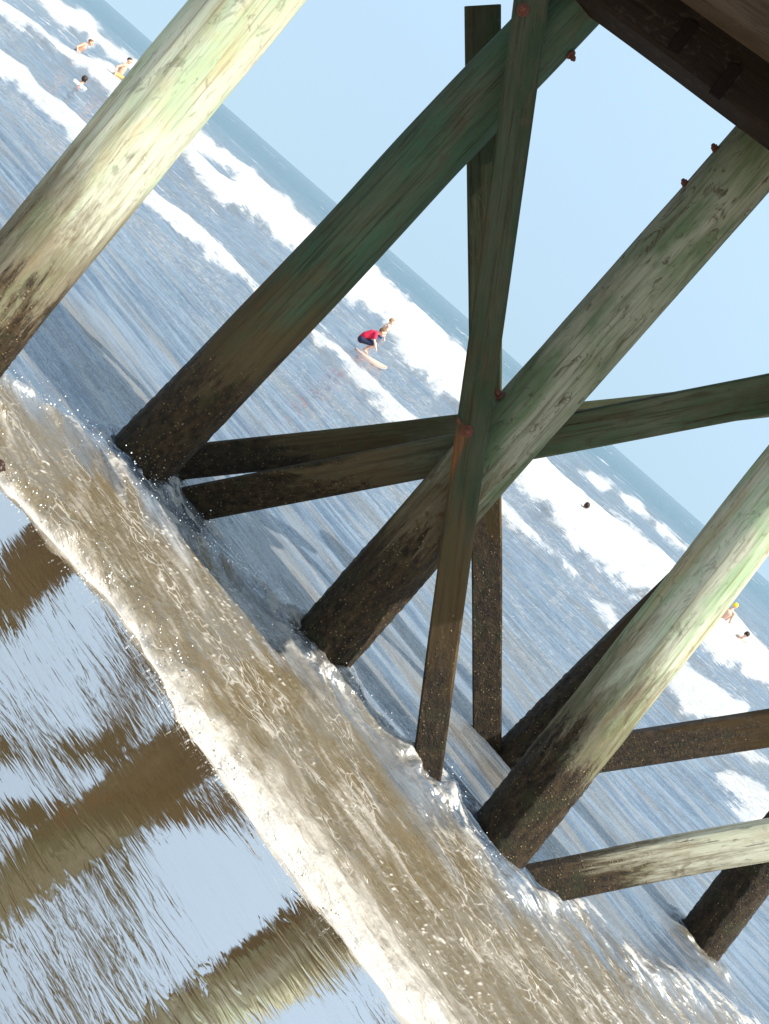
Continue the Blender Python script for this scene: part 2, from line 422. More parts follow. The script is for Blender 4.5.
t.l(t.math('MULTIPLY', t.math('MULTIPLY', fr.outputs[0], 2.25), wetness, clamp=True), mx.inputs[0]); t.l(ob, mx.inputs[1]); t.l(gl.outputs[0], mx.inputs[2])
m_sand = t.done(mx.outputs[0])
sand = link('beach_sand', grid_mesh('beach_sand', X, Y, sand_z(X, Y)), m_sand); sand['kind'] = 'structure'

# ------------------------------------------------------------------ sea
ys_ = [1.6]
while ys_[-1] < 7.2: ys_.append(ys_[-1]+.014)
while ys_[-1] < 9000:
    ys_.append(ys_[-1]*(1+.0024+.0075*min(1, max(0, (ys_[-1]-7.2)/6))) if ys_[-1] < 120 else ys_[-1]*1.03)
ys_ = np.array(ys_)
NCOL = 820
cu = np.linspace(-1, 1, NCOL); cu = np.sign(cu)*(.62*np.abs(cu)+.38*np.abs(cu)**4)
half = 1.25*ys_+1.6
X = cu[None, :]*half[:, None]; Y = np.repeat(ys_[:, None], NCOL, 1)
T, N, S = shore(X, Y)
# --- foam belts of the breakers, traced on the sea surface (world x,y)
belts = [
 ([(-60, 5), (0, 51), (26, 69), (39, 86), (62, 101), (88, 122), (155, 190), (208, 230), (234, 256), (263, 288), (320, 336), (347, 357), (372, 380), (411, 417), (450, 452), (505, 503), (529, 526), (574, 568)],
  [(-60, 45), (0, 87), (31, 114), (68, 156), (136, 212), (169, 236), (208, 259), (239, 280), (257, 292), (320, 346), (351, 376), (372, 401), (391, 421), (450, 475), (505, 523), (542, 552), (574, 573)], 1.0, .16),
 ([(-60, -45), (0, 2), (40, 25), (62, 45), (90, 60), (109, 68), (125, 85), (165, 125), (191, 151), (216, 176), (231, 180), (250, 168), (286, 199), (317, 228), (345, 247), (370, 265), (403, 294), (436, 326), (463, 351), (500, 390), (530, 440), (545, 458), (587, 497), (636, 533), (672, 562), (700, 590), (732, 611), (769, 658), (830, 715)],
  [(-60, -30), (0, 12), (40, 42), (78, 68), (105, 92), (112, 100), (150, 135), (179, 160), (218, 202), (260, 228), (296, 251), (347, 292), (382, 317), (395, 346), (424, 376), (453, 400), (490, 440), (519, 481), (571, 539), (636, 594), (697, 645), (769, 694), (830, 745)], 1.0, .30),
 ([(20, -35), (44, -5), (75, 8), (80, 12), (100, 30), (115, 45), (140, 62), (175, 100), (200, 133), (237, 160), (256, 172)],
  [(0, -28), (30, -2), (60, 26), (85, 40), (109, 52), (130, 70), (165, 108), (186, 141), (213, 159), (240, 170)], 1.0, .25),
 ([(580, 466), (610, 483), (636, 500), (682, 542), (730, 583)], [(576, 470), (607, 491), (630, 506), (678, 547), (728, 588)], .85, .2),
 ([(596, 598), (613, 600), (624, 617)], [(602, 618), (610, 626), (620, 632)], .8, .04),
 ([(660, 664), (684, 652), (705, 672), (749, 705)], [(662, 678), (684, 710), (715, 723), (745, 715)], .9, .06),
 ([(716, 770), (736, 766), (769, 785), (820, 812)], [(716, 776), (749, 820), (790, 838), (820, 842)], .9, .05),
 ([(734, 744), (752, 742), (775, 756)], [(734, 750), (755, 760), (775, 766)], .7, .02)]
def chart(x, y): return 1000*x/y, -2080.0/y*1.0
foam = np.zeros_like(X); lift = np.zeros_like(X)
sel = (Y > 6.5) & (Y < 400) & (np.abs(X) < .95*Y)
cx, cy = chart(X[sel], Y[sel])
nz1 = fbm(cx*.05, cy*.11, 5, 61, .6)-.5
nz2 = fbm(cx*.02+9, cy*.05, 3, 71)-.5
fsel = np.zeros_like(cx); lsel = np.zeros_like(cx); sdall = np.full(len(cx), -1e9)
for upper, lower, amt, hgt in belts:
    pts = [atZ(*q, .08) for q in upper] + [atZ(*q, .03) for q in lower[::-1]]
    P = np.array([chart(q.x, q.y) for q in pts])
    ins = np.zeros(len(cx), bool); dmin = np.full(len(cx), 1e9)
    for i in range(len(P)):
        x1, y1 = P[i]; x2, y2 = P[(i+1) % len(P)]
        if y1 != y2:
            cond = ((y1 > cy) != (y2 > cy)) & (cx < (x2-x1)*(cy-y1)/(y2-y1)+x1); ins ^= cond
        dx, dy = x2-x1, y2-y1; L2 = dx*dx+dy*dy+1e-9
        h = np.clip(((cx-x1)*dx+(cy-y1)*dy)/L2, 0, 1)
        dmin = np.minimum(dmin, np.hypot(cx-x1-h*dx, cy-y1-h*dy))
    sd = np.where(ins, dmin, -dmin)
    if amt == 1.0: sdall = np.maximum(sdall, sd)
    v = sst(-3.0, 10.0, sd+nz1*17+5.0)*amt
    fsel = np.maximum(fsel, v*(.88+.35*nz2))
    lsel = np.maximum(lsel, hgt*sst(-9, 9, sd+nz2*5))
# looser lacework of foam lines between the belts
lace = fbm(T[sel]*.35, N[sel]*1.9, 5, 81, .6)
near_f = sst(9, 18, Y[sel])*(1-sst(45, 75, Y[sel]))
fsel = np.maximum(fsel, .62*sst(.60, .74, lace)*near_f*sst(.2, .9, sst(-40, 5, sdall)+.25*sst(.5, .65, nz2+.5)))
cap_n = fbm(X[sel]*.12, Y[sel]*.10, 4, 83, .65)
fsel = np.maximum(fsel, .65*sst(.745, .79, cap_n)*sst(55, 90, Y[sel]))
foam[sel] = fsel; lift[sel] = lsel
# --- water level, swell and chop
Z = level(X, Y)
amp = sst(8, 30, Y)
swn = N*.80+T*.45
Z += amp*(.07*np.sin(swn*.62+2.2*fbm(X*.05, Y*.05, 3, 91)) + .05*(fbm(T*.25, N*.8, 4, 93)-.5)*2) * (1-sst(300, 900, Y))
Z += lift*(1+.9*(fbm(X*.8, Y*.8, 4, 95)-.5)) * (1-.35*sst(30, 60, Y))
chop = (fbm(T*1.7, N*9, 4, 101, .52)-.5)
chop2 = (fbm(T*5+3*chop, N*22, 3, 105)-.5)
cfade = 1-sst(14, 45, Y)
Z += cfade*(.030*chop + .009*chop2)*(1+.8*amp)
# --- the bore that runs up the sand
nB = poly_n(BT, T); width = np.maximum(nB-poly_n(FT, T), .25)
edge = .10*(fbm(T*2.6, T*0+1.5, 4, 111)-.5) + .05*(fbm(T*9, N*6, 3, 113)-.5)
s = S+edge
q = s/width
inb = sst(0, .05, s)*(1-sst(.96, 1.10, q+.12*(fbm(T*2.4, N*5, 4, 115)-.5)))
lump = fbm(T*7, N*12, 4, 117, .55)
lip = sst(-.012, .14, s)*np.exp(-np.clip(s, 0, 9)/.24)
bw = np.exp(-((q-.97)/.10)**2)
near_w = 1-sst(7, 9, Y)
Z += near_w*(sst(-.02, .18, s)*.022*(1-sst(.9, 1.3, q)) + lip*(.010+.075*np.clip(lump-.32, 0, 1)) + bw*(.035*lump+.012) + inb*.015*(fbm(T*4, N*13, 4, 119)-.5)*2)
bub = vnoise(T*38, N*60, 121)*vnoise(T*70+3, N*75, 123)
Z += near_w*.005*bub*np.clip(inb, 0, 1)
SZ = sand_z(X, Y)
Z = np.where(near_w > .5, SZ-.006+(Z-SZ+.006)*sst(-.03, .10, s), Z)
# wash piling against and trailing from the timbers
for (P0, r0, hgt) in ((SA, .17, .06), (MA, .17, .07), (RA, .17, .015), (FA, .15, .05), (LA, .17, .07), (atY(425, 782, YA), .09, .06)):
    # foot where the timber meets the level
    d = np.hypot(X-P0.x, Y-P0.y)
    ring = np.exp(-((d-r0-.04)/.10)**2)
    Z += ring*hgt*(.35+1.3*(fbm(X*14, Y*14, 4, 131)-.25))*near_w
# foam of the bore: a thick lip, then drawn-out streaks over the brown water
wide = sst(FT[6][0], FT[10][0], T)
frontw = .055+.17*wide*(.55+.9*vnoise(T*1.7, T*0+3.3, 137))
wx = T+.10*(fbm(T*2.5, N*4, 3, 139)-.5); wn = N+.16*(fbm(T*1.6, N*2.6, 3, 141)-.5)+.10*T
strk = fbm(wx*2.6, wn*17, 5, 143, .58)
strk2 = fbm(wx*6.0, wn*36, 4, 147, .58)
cell = np.abs(fbm(wx*5.5, wn*14, 3, 148, .5)-.5)
patch = fbm(T*1.1, N*2.2, 3, 149)
fr1 = np.exp(-(np.clip(s, 0, 9)/frontw)**1.3)*sst(-.018, .0, s)
bf = np.clip(fr1*(.90+.9*(lump-.45)) + 1.3*fr1*(strk-.5) + .9*fr1*(strk2-.5), 0, 1)
bf = np.maximum(bf, inb*.44*sst(.45, .80, strk)*sst(.32, .66, patch+.22*wide*(1-sst(.2, .8, q))))
bf = np.maximum(bf, inb*.38*sst(.49, .76, strk2))
bf = np.maximum(bf, inb*.45*(1-sst(.0, .03, cell))*sst(.38, .6, patch))
bf = np.maximum(bf, .60*bw*sst(.45, .66, fbm(T*9, N*18, 4, 151, .6))*near_w)
bf = np.maximum(bf, inb*.9*sst(.62, .70, bub)*sst(.52, .62, patch))
bf = np.maximum(bf, .55*np.exp(-((s-.008)/.018)**2))
bf *= near_w*sst(-.028, -.012, s)
foam = np.maximum(foam, bf)
for (P0, rr, k_) in ((SA, .34, .8), (atY(188, 512, 5.1), .25, .8), (MA, .30, .55), (atY(425, 782, YA), .2, .6)):
    d = np.hypot((X-P0.x)*.75, (Y-P0.y))
    foam = np.maximum(foam, k_*sst(rr, rr*.45, d)*sst(.42, .62, fbm(T*10, N*16, 4, 161, .6)))
turb = np.clip(inb*sst(1.10, .62, q+.7*(strk-.5))*(1-.75*sst(1.0, 2.2, T)*sst(.40, .58, strk)*sst(.25, .6, q)), 0, 1)
turb = np.maximum(turb, .85*sst(.52, .66, fbm(T*.8, N*2.6, 4, 153)+.05*sst(0, 2, T))*(1-sst(7.5, 10, Y))*sst(1.1, 2.6, T)*near_w)
turb = np.maximum(turb, .42*sst(.50, .70, fbm(T*.5, N*2.2, 4, 155))*(1-sst(60, 110, Y)))
crestb = sst(.04, .14, lift)*(1-sst(.2, .7, foam))*.45
turb = np.maximum(turb, crestb)
for (P0, rr) in ((FA, .5),):
    turb = np.maximum(turb, .6*sst(rr, rr*.2, np.hypot((X-P0.x)*.8, (Y-P0.y+.1)*1.5)+.3*(strk-.5)))
mask = (s[:-1, :-1] > -.035)
m = grid_mesh('sea_water', X, Y, Z, mask)
for nm, arr in (('foam', foam), ('turb', turb)):
    at = m.attributes.new(nm, 'FLOAT', 'POINT'); at.data.foreach_set('value', arr.astype('f').ravel())
t = NT('sea_water'); p = t.pos()
fo = t.attr('foam'); tu = t.attr('turb')
sepp = t.n('ShaderNodeSeparateXYZ'); t.l(p, sepp.inputs[0]); yv = sepp.outputs[1]
rot = t.n('ShaderNodeMapping'); t.l(p, rot.inputs[0]); rot.inputs['Rotation'].default_value = (0, 0, R(20)); rv = rot.outputs[0]
far = t.step(yv, 30, 140)
stk = t.noise(t.scalev(rv, (1, 7, 1)), 1.1, 6, .66, .3)
midw = t.mix(t.step(stk, .40, .62), (.034, .054, .080), (.120, .148, .178))
midw = t.mix(t.math('MULTIPLY', t.step(t.noise(t.scalev(rv, (1, 9, 1)), .55, 6, .68, .2), .50, .66), .65), midw, (.15, .125, .085))
colw = t.mix(far, midw, (.022, .060, .075))
brn = t.noise(t.scalev(rv, (1.5, 6, 1)), 1.6, 4)
colw = t.mix(tu, colw, t.mix(brn, (.112, .084, .042), (.084, .063, .032)))
f1 = t.noise(t.scalev(rv, (2.0, 11, 2)), 7, 5, .65, .4)
f2 = t.noise(t.scalev(rv, (1, 2.4, 1)), 4.5, 7, .74)
fn = t.fmix(t.step(yv, 6, 12), f1, f2)
nearw = t.step(yv, 5.5, 8.5)
fm_n = t.step(t.math('ADD', fo, t.math('MULTIPLY', t.math('SUBTRACT', f1, .5), .35)), .06, .95)
fm_f = t.step(t.math('ADD', fo, t.math('MULTIPLY', t.math('SUBTRACT', f2, .5), 1.5)), .22, .98)
fmask = t.fmix(nearw, fm_n, fm_f)
wv = t.n('ShaderNodeVectorMath', operation='ADD'); t.l(t.scalev(rv, (1, 2.6, .5)), wv.inputs[0])
nzc = t.n('ShaderNodeTexNoise'); t.l(rv, nzc.inputs['Vector']); nzc.inputs['Scale'].default_value = 6; nzc.inputs['Detail'].default_value = 3
t.l(t.vmath('MULTIPLY', nzc.outputs['Color'], (.30, .30, 0)), wv.inputs[1])
web = t.math('SUBTRACT', 1.0, t.step(t.voro(wv.outputs[0], 9, 'DISTANCE_TO_EDGE'), .0, .085))
webm = t.math('MULTIPLY', web, t.step(t.noise(t.scalev(rv, (1, 2, 1)), 2.0, 4, .6), .46, .62))
webm = t.math('MULTIPLY', t.math('MULTIPLY', webm, t.step(tu, .3, .9)), t.math('SUBTRACT', 1.0, nearw))
fmask = t.math('MAXIMUM', fmask, t.math('MULTIPLY', webm, .55))
col = t.mix(fmask, colw, t.mix(nearw, (.43, .395, .345), (.54, .535, .52)))
def ridge(n_): return t.math('POWER', t.math('SUBTRACT', 1.0, t.math('ABSOLUTE', t.math('MULTIPLY_ADD', n_, 2.0, -1.0))), 2.2)
r1 = t.math('ADD', t.noise(t.scalev(rv, (1, 6.5, 1)), 7, 4, .6, .3), t.math('MULTIPLY', ridge(t.noise(t.scalev(rv, (1, 7.0, 1)), 3.2, 3, .55, .5)), .9))
r2 = t.math('ADD', t.noise(t.scalev(rv, (1, 4.0, 1)), 1.5, 5, .62, .2), t.math('MULTIPLY', ridge(t.noise(t.scalev(rv, (1, 6.0, 1)), .9, 4, .6, .5)), .7))
r3 = t.noise(t.scalev(rv, (1, 2.2, 1)), .5, 6, .65)
nrm = t.bump(r1, t.math('MULTIPLY', t.math('SUBTRACT', 1.0, t.step(yv, 7, 24)), .42), .03)
nrm = t.bump(r2, t.math('MULTIPLY', t.step(yv, 5, 12), t.fmix(t.step(yv, 30, 120), .45, .25)), .10, nrm)
nrm = t.bump(r3, t.math('MULTIPLY', t.step(yv, 20, 60), .55), .45, nrm)
chp = t.noise(t.scalev(rv, (1, 2.0, 1)), 17, 4, .62, .6)
nrm = t.bump(chp, t.math('MULTIPLY', t.math('MULTIPLY', tu, t.math('SUBTRACT', 1.0, nearw)), .42), .02, nrm)
fb = t.noise(p, 30, 5, .7); fb2 = t.noise(t.scalev(rv, (1, 1.6, 1)), 2.6, 7, .72)
nrm = t.bump(t.fmix(t.step(yv, 7, 14), fb, fb2), t.math('MULTIPLY', fmask, t.fmix(nearw, .55, 1.0)), .05, nrm)
nrm = t.bump(fb2, t.math('MULTIPLY', fmask, nearw), .11, nrm)
rough = t.fmix(fmask, t.fmix(t.step(yv, 10, 100), .06, .16), .75)
m_sea = t.done(t.bsdf(col, rough, nrm, ior=t.fmix(fmask, t.fmix(tu, 2.1, 1.7), 1.3), spec=t.fmix(fmask, t.fmix(far, t.fmix(tu, .85, .6), .08), .4)))
sea = link('sea_water', m, m_sea); sea['kind'] = 'structure'
# deep sea floor of the horizon: the sheet above already reaches it

def sea_at(x, y):
    i = int(np.argmin(np.abs(ys_-y))); j = int(np.argmin(np.abs(X[i]-x))); return float(Z[i, j])

# ------------------------------------------------------------------ spray
def droplets(name, centers, n, label):
    verts = []; faces = []
    ico = [(0, 0, 1), (.9, 0, 0), (0, .9, 0), (-.9, 0, 0), (0, -.9, 0), (0, 0, -1)]
    fc = [(0, 1, 2), (0, 2, 3), (0, 3, 4), (0, 4, 1), (5, 2, 1), (5, 3, 2), (5, 4, 3), (5, 1, 4)]
    for k in range(n):
        c, sx, sy, hz = centers[k % len(centers)]
        x = c.x+random.gauss(0, sx); y_ = c.y+random.gauss(0, sy); z = sea_at(x, y_)+abs(random.gauss(0, hz))
        r = .0011+.0042*random.random()**3
        b0 = len(verts); verts += [(x+r*a, y_+r*b*1.3, z+r*c_) for a, b, c_ in ico]; faces += [tuple(b0+i for i in f) for f in fc]
    o = link(name, mesh_from(name, verts, faces), simple('spray_white', (.8, .8, .78), .25))
    o['kind'] = 'stuff'; o['label'] = label; o['category'] = 'spray'
    return o
cents = []
for px in bpx[1:13]: cents.append((atG(*px, .03), .10, .06, .035))
for px in fpx[2:13]: cents.append((atG(px[0]+14, px[1]-12, .03), .08, .05, .025))
for px in ((140, 470), (165, 490), (180, 520), (210, 545)): cents.append((atG(*px, .05), .07, .06, .06))
droplets('spray_droplets', cents, 1100, 'fine white spray thrown up along the broken wave')

# ------------------------------------------------------------------ people
def capsule(bm, a, b, ra, rb, n=12):
    a, b = Vector(a), Vector(b); d = b-a; L = d.length
    if L < 1e-5: d = Vector((0, 0, 1)); L = 1e-5
    q = d.to_track_quat('Z', 'Y').to_matrix()
    rings = []
    for i in range(4):
        an = math.pi/2*(1-i/4.0); rings.append((-math.sin(an)*ra, max(math.cos(an)*ra, 1e-4)))
    rings += [(0, ra), (L, rb)]
    for i in range(1, 5):
        an = math.pi/2*i/4.0; rings.append((L+math.sin(an)*rb, max(math.cos(an)*rb, 1e-4)))
    prev = None
    for (h, r) in rings:
        cur = [bm.verts.new(a+q@Vector((r*math.cos(2*math.pi*k/n), r*math.sin(2*math.pi*k/n), h))) for k in range(n)]
        if prev:
            for k in range(n): bm.faces.new((prev[k], prev[(k+1) % n], cur[(k+1) % n], cur[k]))
        else: bm.faces.new(cur[::-1])
        prev = cur
    bm.faces.new(prev)
def ell(bm, c, r, rot=None):
    mt = Matrix.Translation(c) @ (rot.to_4x4() if rot else Matrix()) @ Matrix.Diagonal((*r, 1))
    bmesh.ops.create_uvsphere(bm, u_segments=16, v_segments=10, radius=1, matrix=mt)
def fuse(name, bm, voxel, mat, parent, smooth=4):
    m = bpy.data.meshes.new(name); bm.to_mesh(m); bm.free()
    o = bpy.data.objects.new(name, m); COL.objects.link(o)
    r = o.modifiers.new('r', 'REMESH'); r.mode = 'VOXEL'; r.voxel_size = voxel; r.use_smooth_shade = True
    s_ = o.modifiers.new('s', 'SMOOTH'); s_.iterations = smooth; s_.factor = .5
    bpy.context.view_layer.update()
    dg = bpy.context.evaluated_depsgraph_get()
    m2 = bpy.data.meshes.new_from_object(o.evaluated_get(dg))
    bpy.data.objects.remove(o); m2.name = name
    m2.materials.clear()
    for p_ in m2.polygons: p_.use_smooth = True
    return link(name, m2, mat, parent)
SKIN = simple('skin', (.62, .33, .23), .5, .08)
SKIN2 = simple('skin_fair', (.68, .40, .29), .5, .08)
HAIR_D = simple('hair_dark', (.035, .022, .016), .6); HAIR_B = simple('hair_brown', (.16, .085, .04), .6); HAIR_L = simple('hair_light_brown', (.30, .18, .09), .6)
def hand(bm, w, d, side, s):
    """palm, four unequal curled fingers and a thumb leaving the side of the palm"""
    d = d.normalized(); up = Vector((0, 0, 1)) if abs(d.z) < .8 else Vector((0, 1, 0))
    lat = d.cross(up).normalized()*side; nrm = lat.cross(d).normalized()
    capsule(bm, w, w+d*.07*s, .027*s, .033*s)
    for k, ln in enumerate((.070, .082, .076, .058)):
        b0 = w+d*.085*s+lat*(.030-.020*k)*s; m1 = b0+d*ln*.55*s; m2 = m1+(d*.8-nrm*.55*side).normalized()*ln*.5*s
        capsule(bm, b0, m1, .0095*s, .009*s, 8); capsule(bm, m1, m2, .009*s, .0075*s, 8)
    t0 = w+d*.025*s+lat*.026*s; t1 = t0+(d*.7+lat*.7).normalized()*.045*s
    capsule(bm, t0, t1, .012*s, .010*s, 8); capsule(bm, t1, t1+(d*.9+lat*.2)*.03*s, .010*s, .008*s, 8)
def person(base, yaw, H, pose, label, skin=SKIN, hair=None, hair_len=0, shirt=None, shorts=None, cap=None, voxel=.011, female=False):
    """joints in metres for a figure 1.75 m tall: x = its right, y = forward, z = up"""
    s = H/1.75
    root = empty('person', base, label, 'person', 'people playing in the surf')
    rz = Matrix.Rotation(yaw, 3, 'Z'); B = Vector(base)
    J = {k: B + rz@(Vector(v)*s) for k, v in pose.items()}
    fwd = rz@Vector((0, 1, 0)); upz = Vector((0, 0, 1))
    g = lambda k: J[k]
    bm = bmesh.new()
    c = lambda a, b, r1, r2: capsule(bm, g(a), g(b), r1*s, r2*s)
    kd = pose.get('_child', None)
    c('pelvis', 'belly', .125, .115); c('belly', 'chest', .118, .135)
    latv = (g('sr')-g('sl')).normalized()
    for sg in (-1, 1):
        capsule(bm, g('belly')+latv*.045*s*sg, g('chest')+latv*.055*s*sg, .10*s, .115*s)
        capsule(bm, g('pelvis')+latv*.05*s*sg, g('belly')+latv*.03*s*sg, .112*s, .10*s)
    capsule(bm, g('sl'), g('sr'), .062*s, .062*s)
    c('chest', 'neck', .10, .060); c('neck', 'head0', .052, .050)
    for S_ in 'lr':
        c('s'+S_, 'e'+S_, .052, .040); c('e'+S_, 'w'+S_, .039, .027)
        hand(bm, g('w'+S_), (g('w'+S_)-g('e'+S_)), 1 if S_ == 'r' else -1, s)
        c('h'+S_, 'k'+S_, .086, .058); c('k'+S_, 'a'+S_, .055, .036); c('a'+S_, 'f'+S_, .036, .026)
    hs = s*(1.0 if H > 1.5 else 1.22)
    hd = g('head'); q = pose.get('_look', (0, 1, 0)); look = (rz@Vector(q)).normalized()
    hx = look.cross(upz).normalized(); hu = hx.cross(look).normalized()
    RM = Matrix((hx, look, hu)).transposed()
    lp = lambda x, y, z: hd+RM@(Vector((x, y, z))*hs)
    ell(bm, lp(0, -.008, .018), (.076*hs, .094*hs, .092*hs), RM)
    ell(bm, lp(0, .022, -.050), (.056*hs, .066*hs, .066*hs), RM)
    capsule(bm, lp(0, .088, .012), lp(0, .108, -.026), .012*hs, .017*hs, 8)       # nose
    capsule(bm, lp(-.03, .082, .032), lp(.03, .082, .032), .014*hs, .014*hs, 8)    # brow
    capsule(bm, lp(-.018, .084, -.062), lp(.018, .084, -.062), .010*hs, .010*hs, 8) # lips
    for sg in (-1, 1): ell(bm, lp(.078*sg, -.01, -.01), (.012*hs, .022*hs, .034*hs), RM)
    body = fuse('body', bm, voxel, skin, root)
    body.name = 'body'
    for sg in (-1, 1):
        bm = bmesh.new(); ell(bm, lp(.031*sg, .080, .008), (.014*hs, .012*hs, .009*hs), RM)
        me = bpy.data.meshes.new('eye'); bm.to_mesh(me); bm.free(); link('eye', me, HAIR_D, root)
    if hair or cap:
        bm = bmesh.new()
        bmesh.ops.create_uvsphere(bm, u_segments=20, v_segments=14, radius=1)
        rr = (.088, .106, .100)
        for v in bm.verts:
            a = v.co.copy()
            n_ = 1+.05*math.sin(9*a.x+4*a.y)*math.cos(8*a.z+3*a.x)
            v.co = Vector((a.x*rr[0]*n_, a.y*rr[1]*n_, a.z*rr[2]*n_))
        kill = [v for v in bm.verts if (v.co.y > .05 and v.co.z < .048) or (v.co.y > -.02 and v.co.z < .015) or v.co.z < -.062-hair_len]
        bmesh.ops.delete(bm, geom=kill, context='VERTS')
        for v in bm.verts: v.co = lp(v.co.x, v.co.y-.010, v.co.z+.020)
        me = bpy.data.meshes.new('hair'); bm.to_mesh(me); bm.free()
        for p_ in me.polygons: p_.use_smooth = True
        o = link('swim_cap' if cap else 'hair', me, cap or hair, root)
        sm = o.modifiers.new('thickness', 'SOLIDIFY'); sm.thickness = .012*hs; sm.offset = -1
    if shirt:
        bm = bmesh.new(); e_ = .016
        c('pelvis', 'belly', .128+e_, .118+e_); c('belly', 'chest', .12+e_, .135+e_)
        for sg in (-1, 1): capsule(bm, g('belly')+latv*.045*s*sg, g('chest')+latv*.055*s*sg, (.105+e_)*s, (.115+e_)*s)
        capsule(bm, g('sl'), g('sr'), (.064+e_)*s, (.064+e_)*s)
        for S_ in 'lr':
            m_ = g('s'+S_).lerp(g('e'+S_), .65); capsule(bm, g('s'+S_), m_, (.055+e_)*s, (.05+e_)*s)
        fuse('shirt', bm, voxel, shirt, root, 2)
    if shorts:
        bm = bmesh.new(); e_ = .018
        capsule(bm, g('pelvis')-latv*.05*s, g('pelvis')+latv*.05*s, (.115+e_)*s, (.115+e_)*s)
        for S_ in 'lr':
            m_ = g('h'+S_).lerp(g('k'+S_), .82); capsule(bm, g('h'+S_), m_, (.088+e_)*s, (.068+e_)*s)
        fuse('shorts', bm, voxel, shorts, root, 2)
    return root
STAND = dict(pelvis=(0, 0, .95), belly=(0, 0, 1.10), chest=(0, .0, 1.30), neck=(0, 0, 1.46), head0=(0, .015, 1.54), head=(0, .02, 1.63),
             sl=(-.165, 0, 1.40), sr=(.165, 0, 1.40), el=(-.25, -.02, 1.14), er=(.25, -.02, 1.14), wl=(-.27, .12, .93), wr=(.27, .12, .93),
             hl=(-.09, 0, .92), hr=(.09, 0, .92), kl=(-.11, .04, .50), kr=(.11, .04, .50), al=(-.11, -.02, .09), ar=(.11, -.02, .09), fl=(-.12, .15, .035), fr=(.12, .15, .035))
def P(**k): d = dict(STAND); d.update(k); return d
def water(px, py, wade, z=.05):
    p_ = atZ(px, py, z); zz = sea_at(p_.x, p_.y); return Vector((p_.x, p_.y, zz-wade))
RED = simple('red_rash_vest', (.62, .02, .06), .55, .1); NAVY = simple('navy_shorts', (.022, .028, .06), .6, .1); WHITE = simple('white_shirt', (.8, .8, .8), .6, .05)
TANC = simple('tan_trunks', (.48, .34, .12), .6, .1); YEL = simple('yellow_cap', (.85, .60, .02), .35, .05); BLUE = simple('blue_trunks', (.03, .06, .18), .6, .1)
# boy squatting on a bodyboard
bp = atZ(360, 351, .05); bz = sea_at(bp.x, bp.y)
CR = dict(pelvis=(0, -.20, .27), belly=(0, -.18, .42), chest=(0, -.04, .60), neck=(0, .07, .73), head0=(0, .12, .79), head=(0, .18, .86),
          sl=(-.16, .02, .69), sr=(.16, .02, .69), el=(-.22, .10, .52), er=(.22, .10, .52), wl=(-.20, .30, .36), wr=(.20, .30, .36),
          hl=(-.09, -.18, .26), hr=(.09, -.18, .26), kl=(-.14, .22, .42), kr=(.14, .22, .42), al=(-.11, .08, .06), ar=(.11, .08, .06), fl=(-.12, .24, .03), fr=(.12, .24, .03))
yawb = R(-78)
person((bp.x, bp.y, bz+.05), yawb, 1.22, CR, 'boy in a red shirt and dark shorts squatting on a bodyboard', SKIN2, HAIR_B, 0, RED, NAVY)
# board
bm = bmesh.new(); out = []
Lb, Wb = .84, .42
for k in range(28):
    f = 2*math.pi*k/28; x_ = math.cos(f); y_ = math.sin(f)
    ex = abs(x_)**.55*math.copysign(1, x_)*Wb/2; ey = abs(y_)**.7*math.copysign(1, y_)*Lb/2
    out.append((ex*(1-.18*max(0, y_)), ey))
lo = [bm.verts.new((x_, y_, .0+.10*max(0, y_/Lb*2)**3)) for x_, y_ in out]; hi = [bm.verts.new((x_*.97, y_*.98, .045+.10*max(0, y_/Lb*2)**3)) for x_, y_ in out]
for k in range(28): bm.faces.new((lo[k], lo[(k+1) % 28], hi[(k+1) % 28], hi[k]))
bm.faces.new(lo[::-1]); bm.faces.new(hi)
me = bpy.data.meshes.new('bodyboard'); bm.to_mesh(me); bm.free()
bd = link('bodyboard', me, simple('peach_foam', (.40, .28, .23), .4, .05)); bd.location = (bp.x+.30, bp.y-.05, bz-.012); bd.rotation_euler = (R(2), 0, yawb)
tag(bd, 'peach pink bodyboard under the squatting boy in red', 'bodyboard')
person(water(381, 334, .66), R(-60), 1.35, P(), 'bare-shouldered child standing just behind the squatting boy', SKIN2, HAIR_L, shorts=BLUE)
person(water(77, 52, .98), R(-70), 1.75, P(chest=(0, .06, 1.29), neck=(0, .12, 1.43), head0=(0, .16, 1.50), head=(0, .20, 1.58), sl=(-.165, .07, 1.38), sr=(.165, .07, 1.38), el=(-.30, -.08, 1.16), er=(.28, -.06, 1.14), wl=(-.30, .06, .98), wr=(.30, .10, .95)),
       'bare-chested short-haired man wading waist-deep, farthest left and leaning forward', SKIN, HAIR_B, shorts=BLUE)
person(water(113, 83, .84), R(-80), 1.75, P(pelvis=(0, -.05, .92), hl=(-.09, -.02, .90), hr=(.09, -.02, .90), kl=(-.12, .40, .98), kr=(.12, .42, 1.02), al=(-.11, .44, .56), ar=(.11, .48, .60), fl=(-.12, .60, .52), fr=(.12, .62, .55), el=(-.28, -.14, 1.18), er=(.28, -.14, 1.18), wl=(-.34, -.05, .98), wr=(.34, -.05, .98), chest=(0, -.02, 1.30)),
       'bare-chested dark-haired man lifting his knees in tan trunks, next to the pile', SKIN, HAIR_D, shorts=TANC)
person(water(83, 81, 1.42), R(20), 1.72, P(), 'dark-haired person in a white shirt, shoulder-deep with back turned', SKIN, HAIR_D, .03, WHITE)
person(water(578, 515, 1.50), R(10), 1.70, P(), 'swimmer with only a dark head above the white foam', SKIN, HAIR_D, .02)
person(water(718, 623, .98), R(-30), 1.72, P(el=(-.34, .1, 1.22), wl=(-.28, .34, 1.2)), 'bare-shouldered bather in a yellow cap beside the sunlit pile', SKIN2, None, cap=YEL)
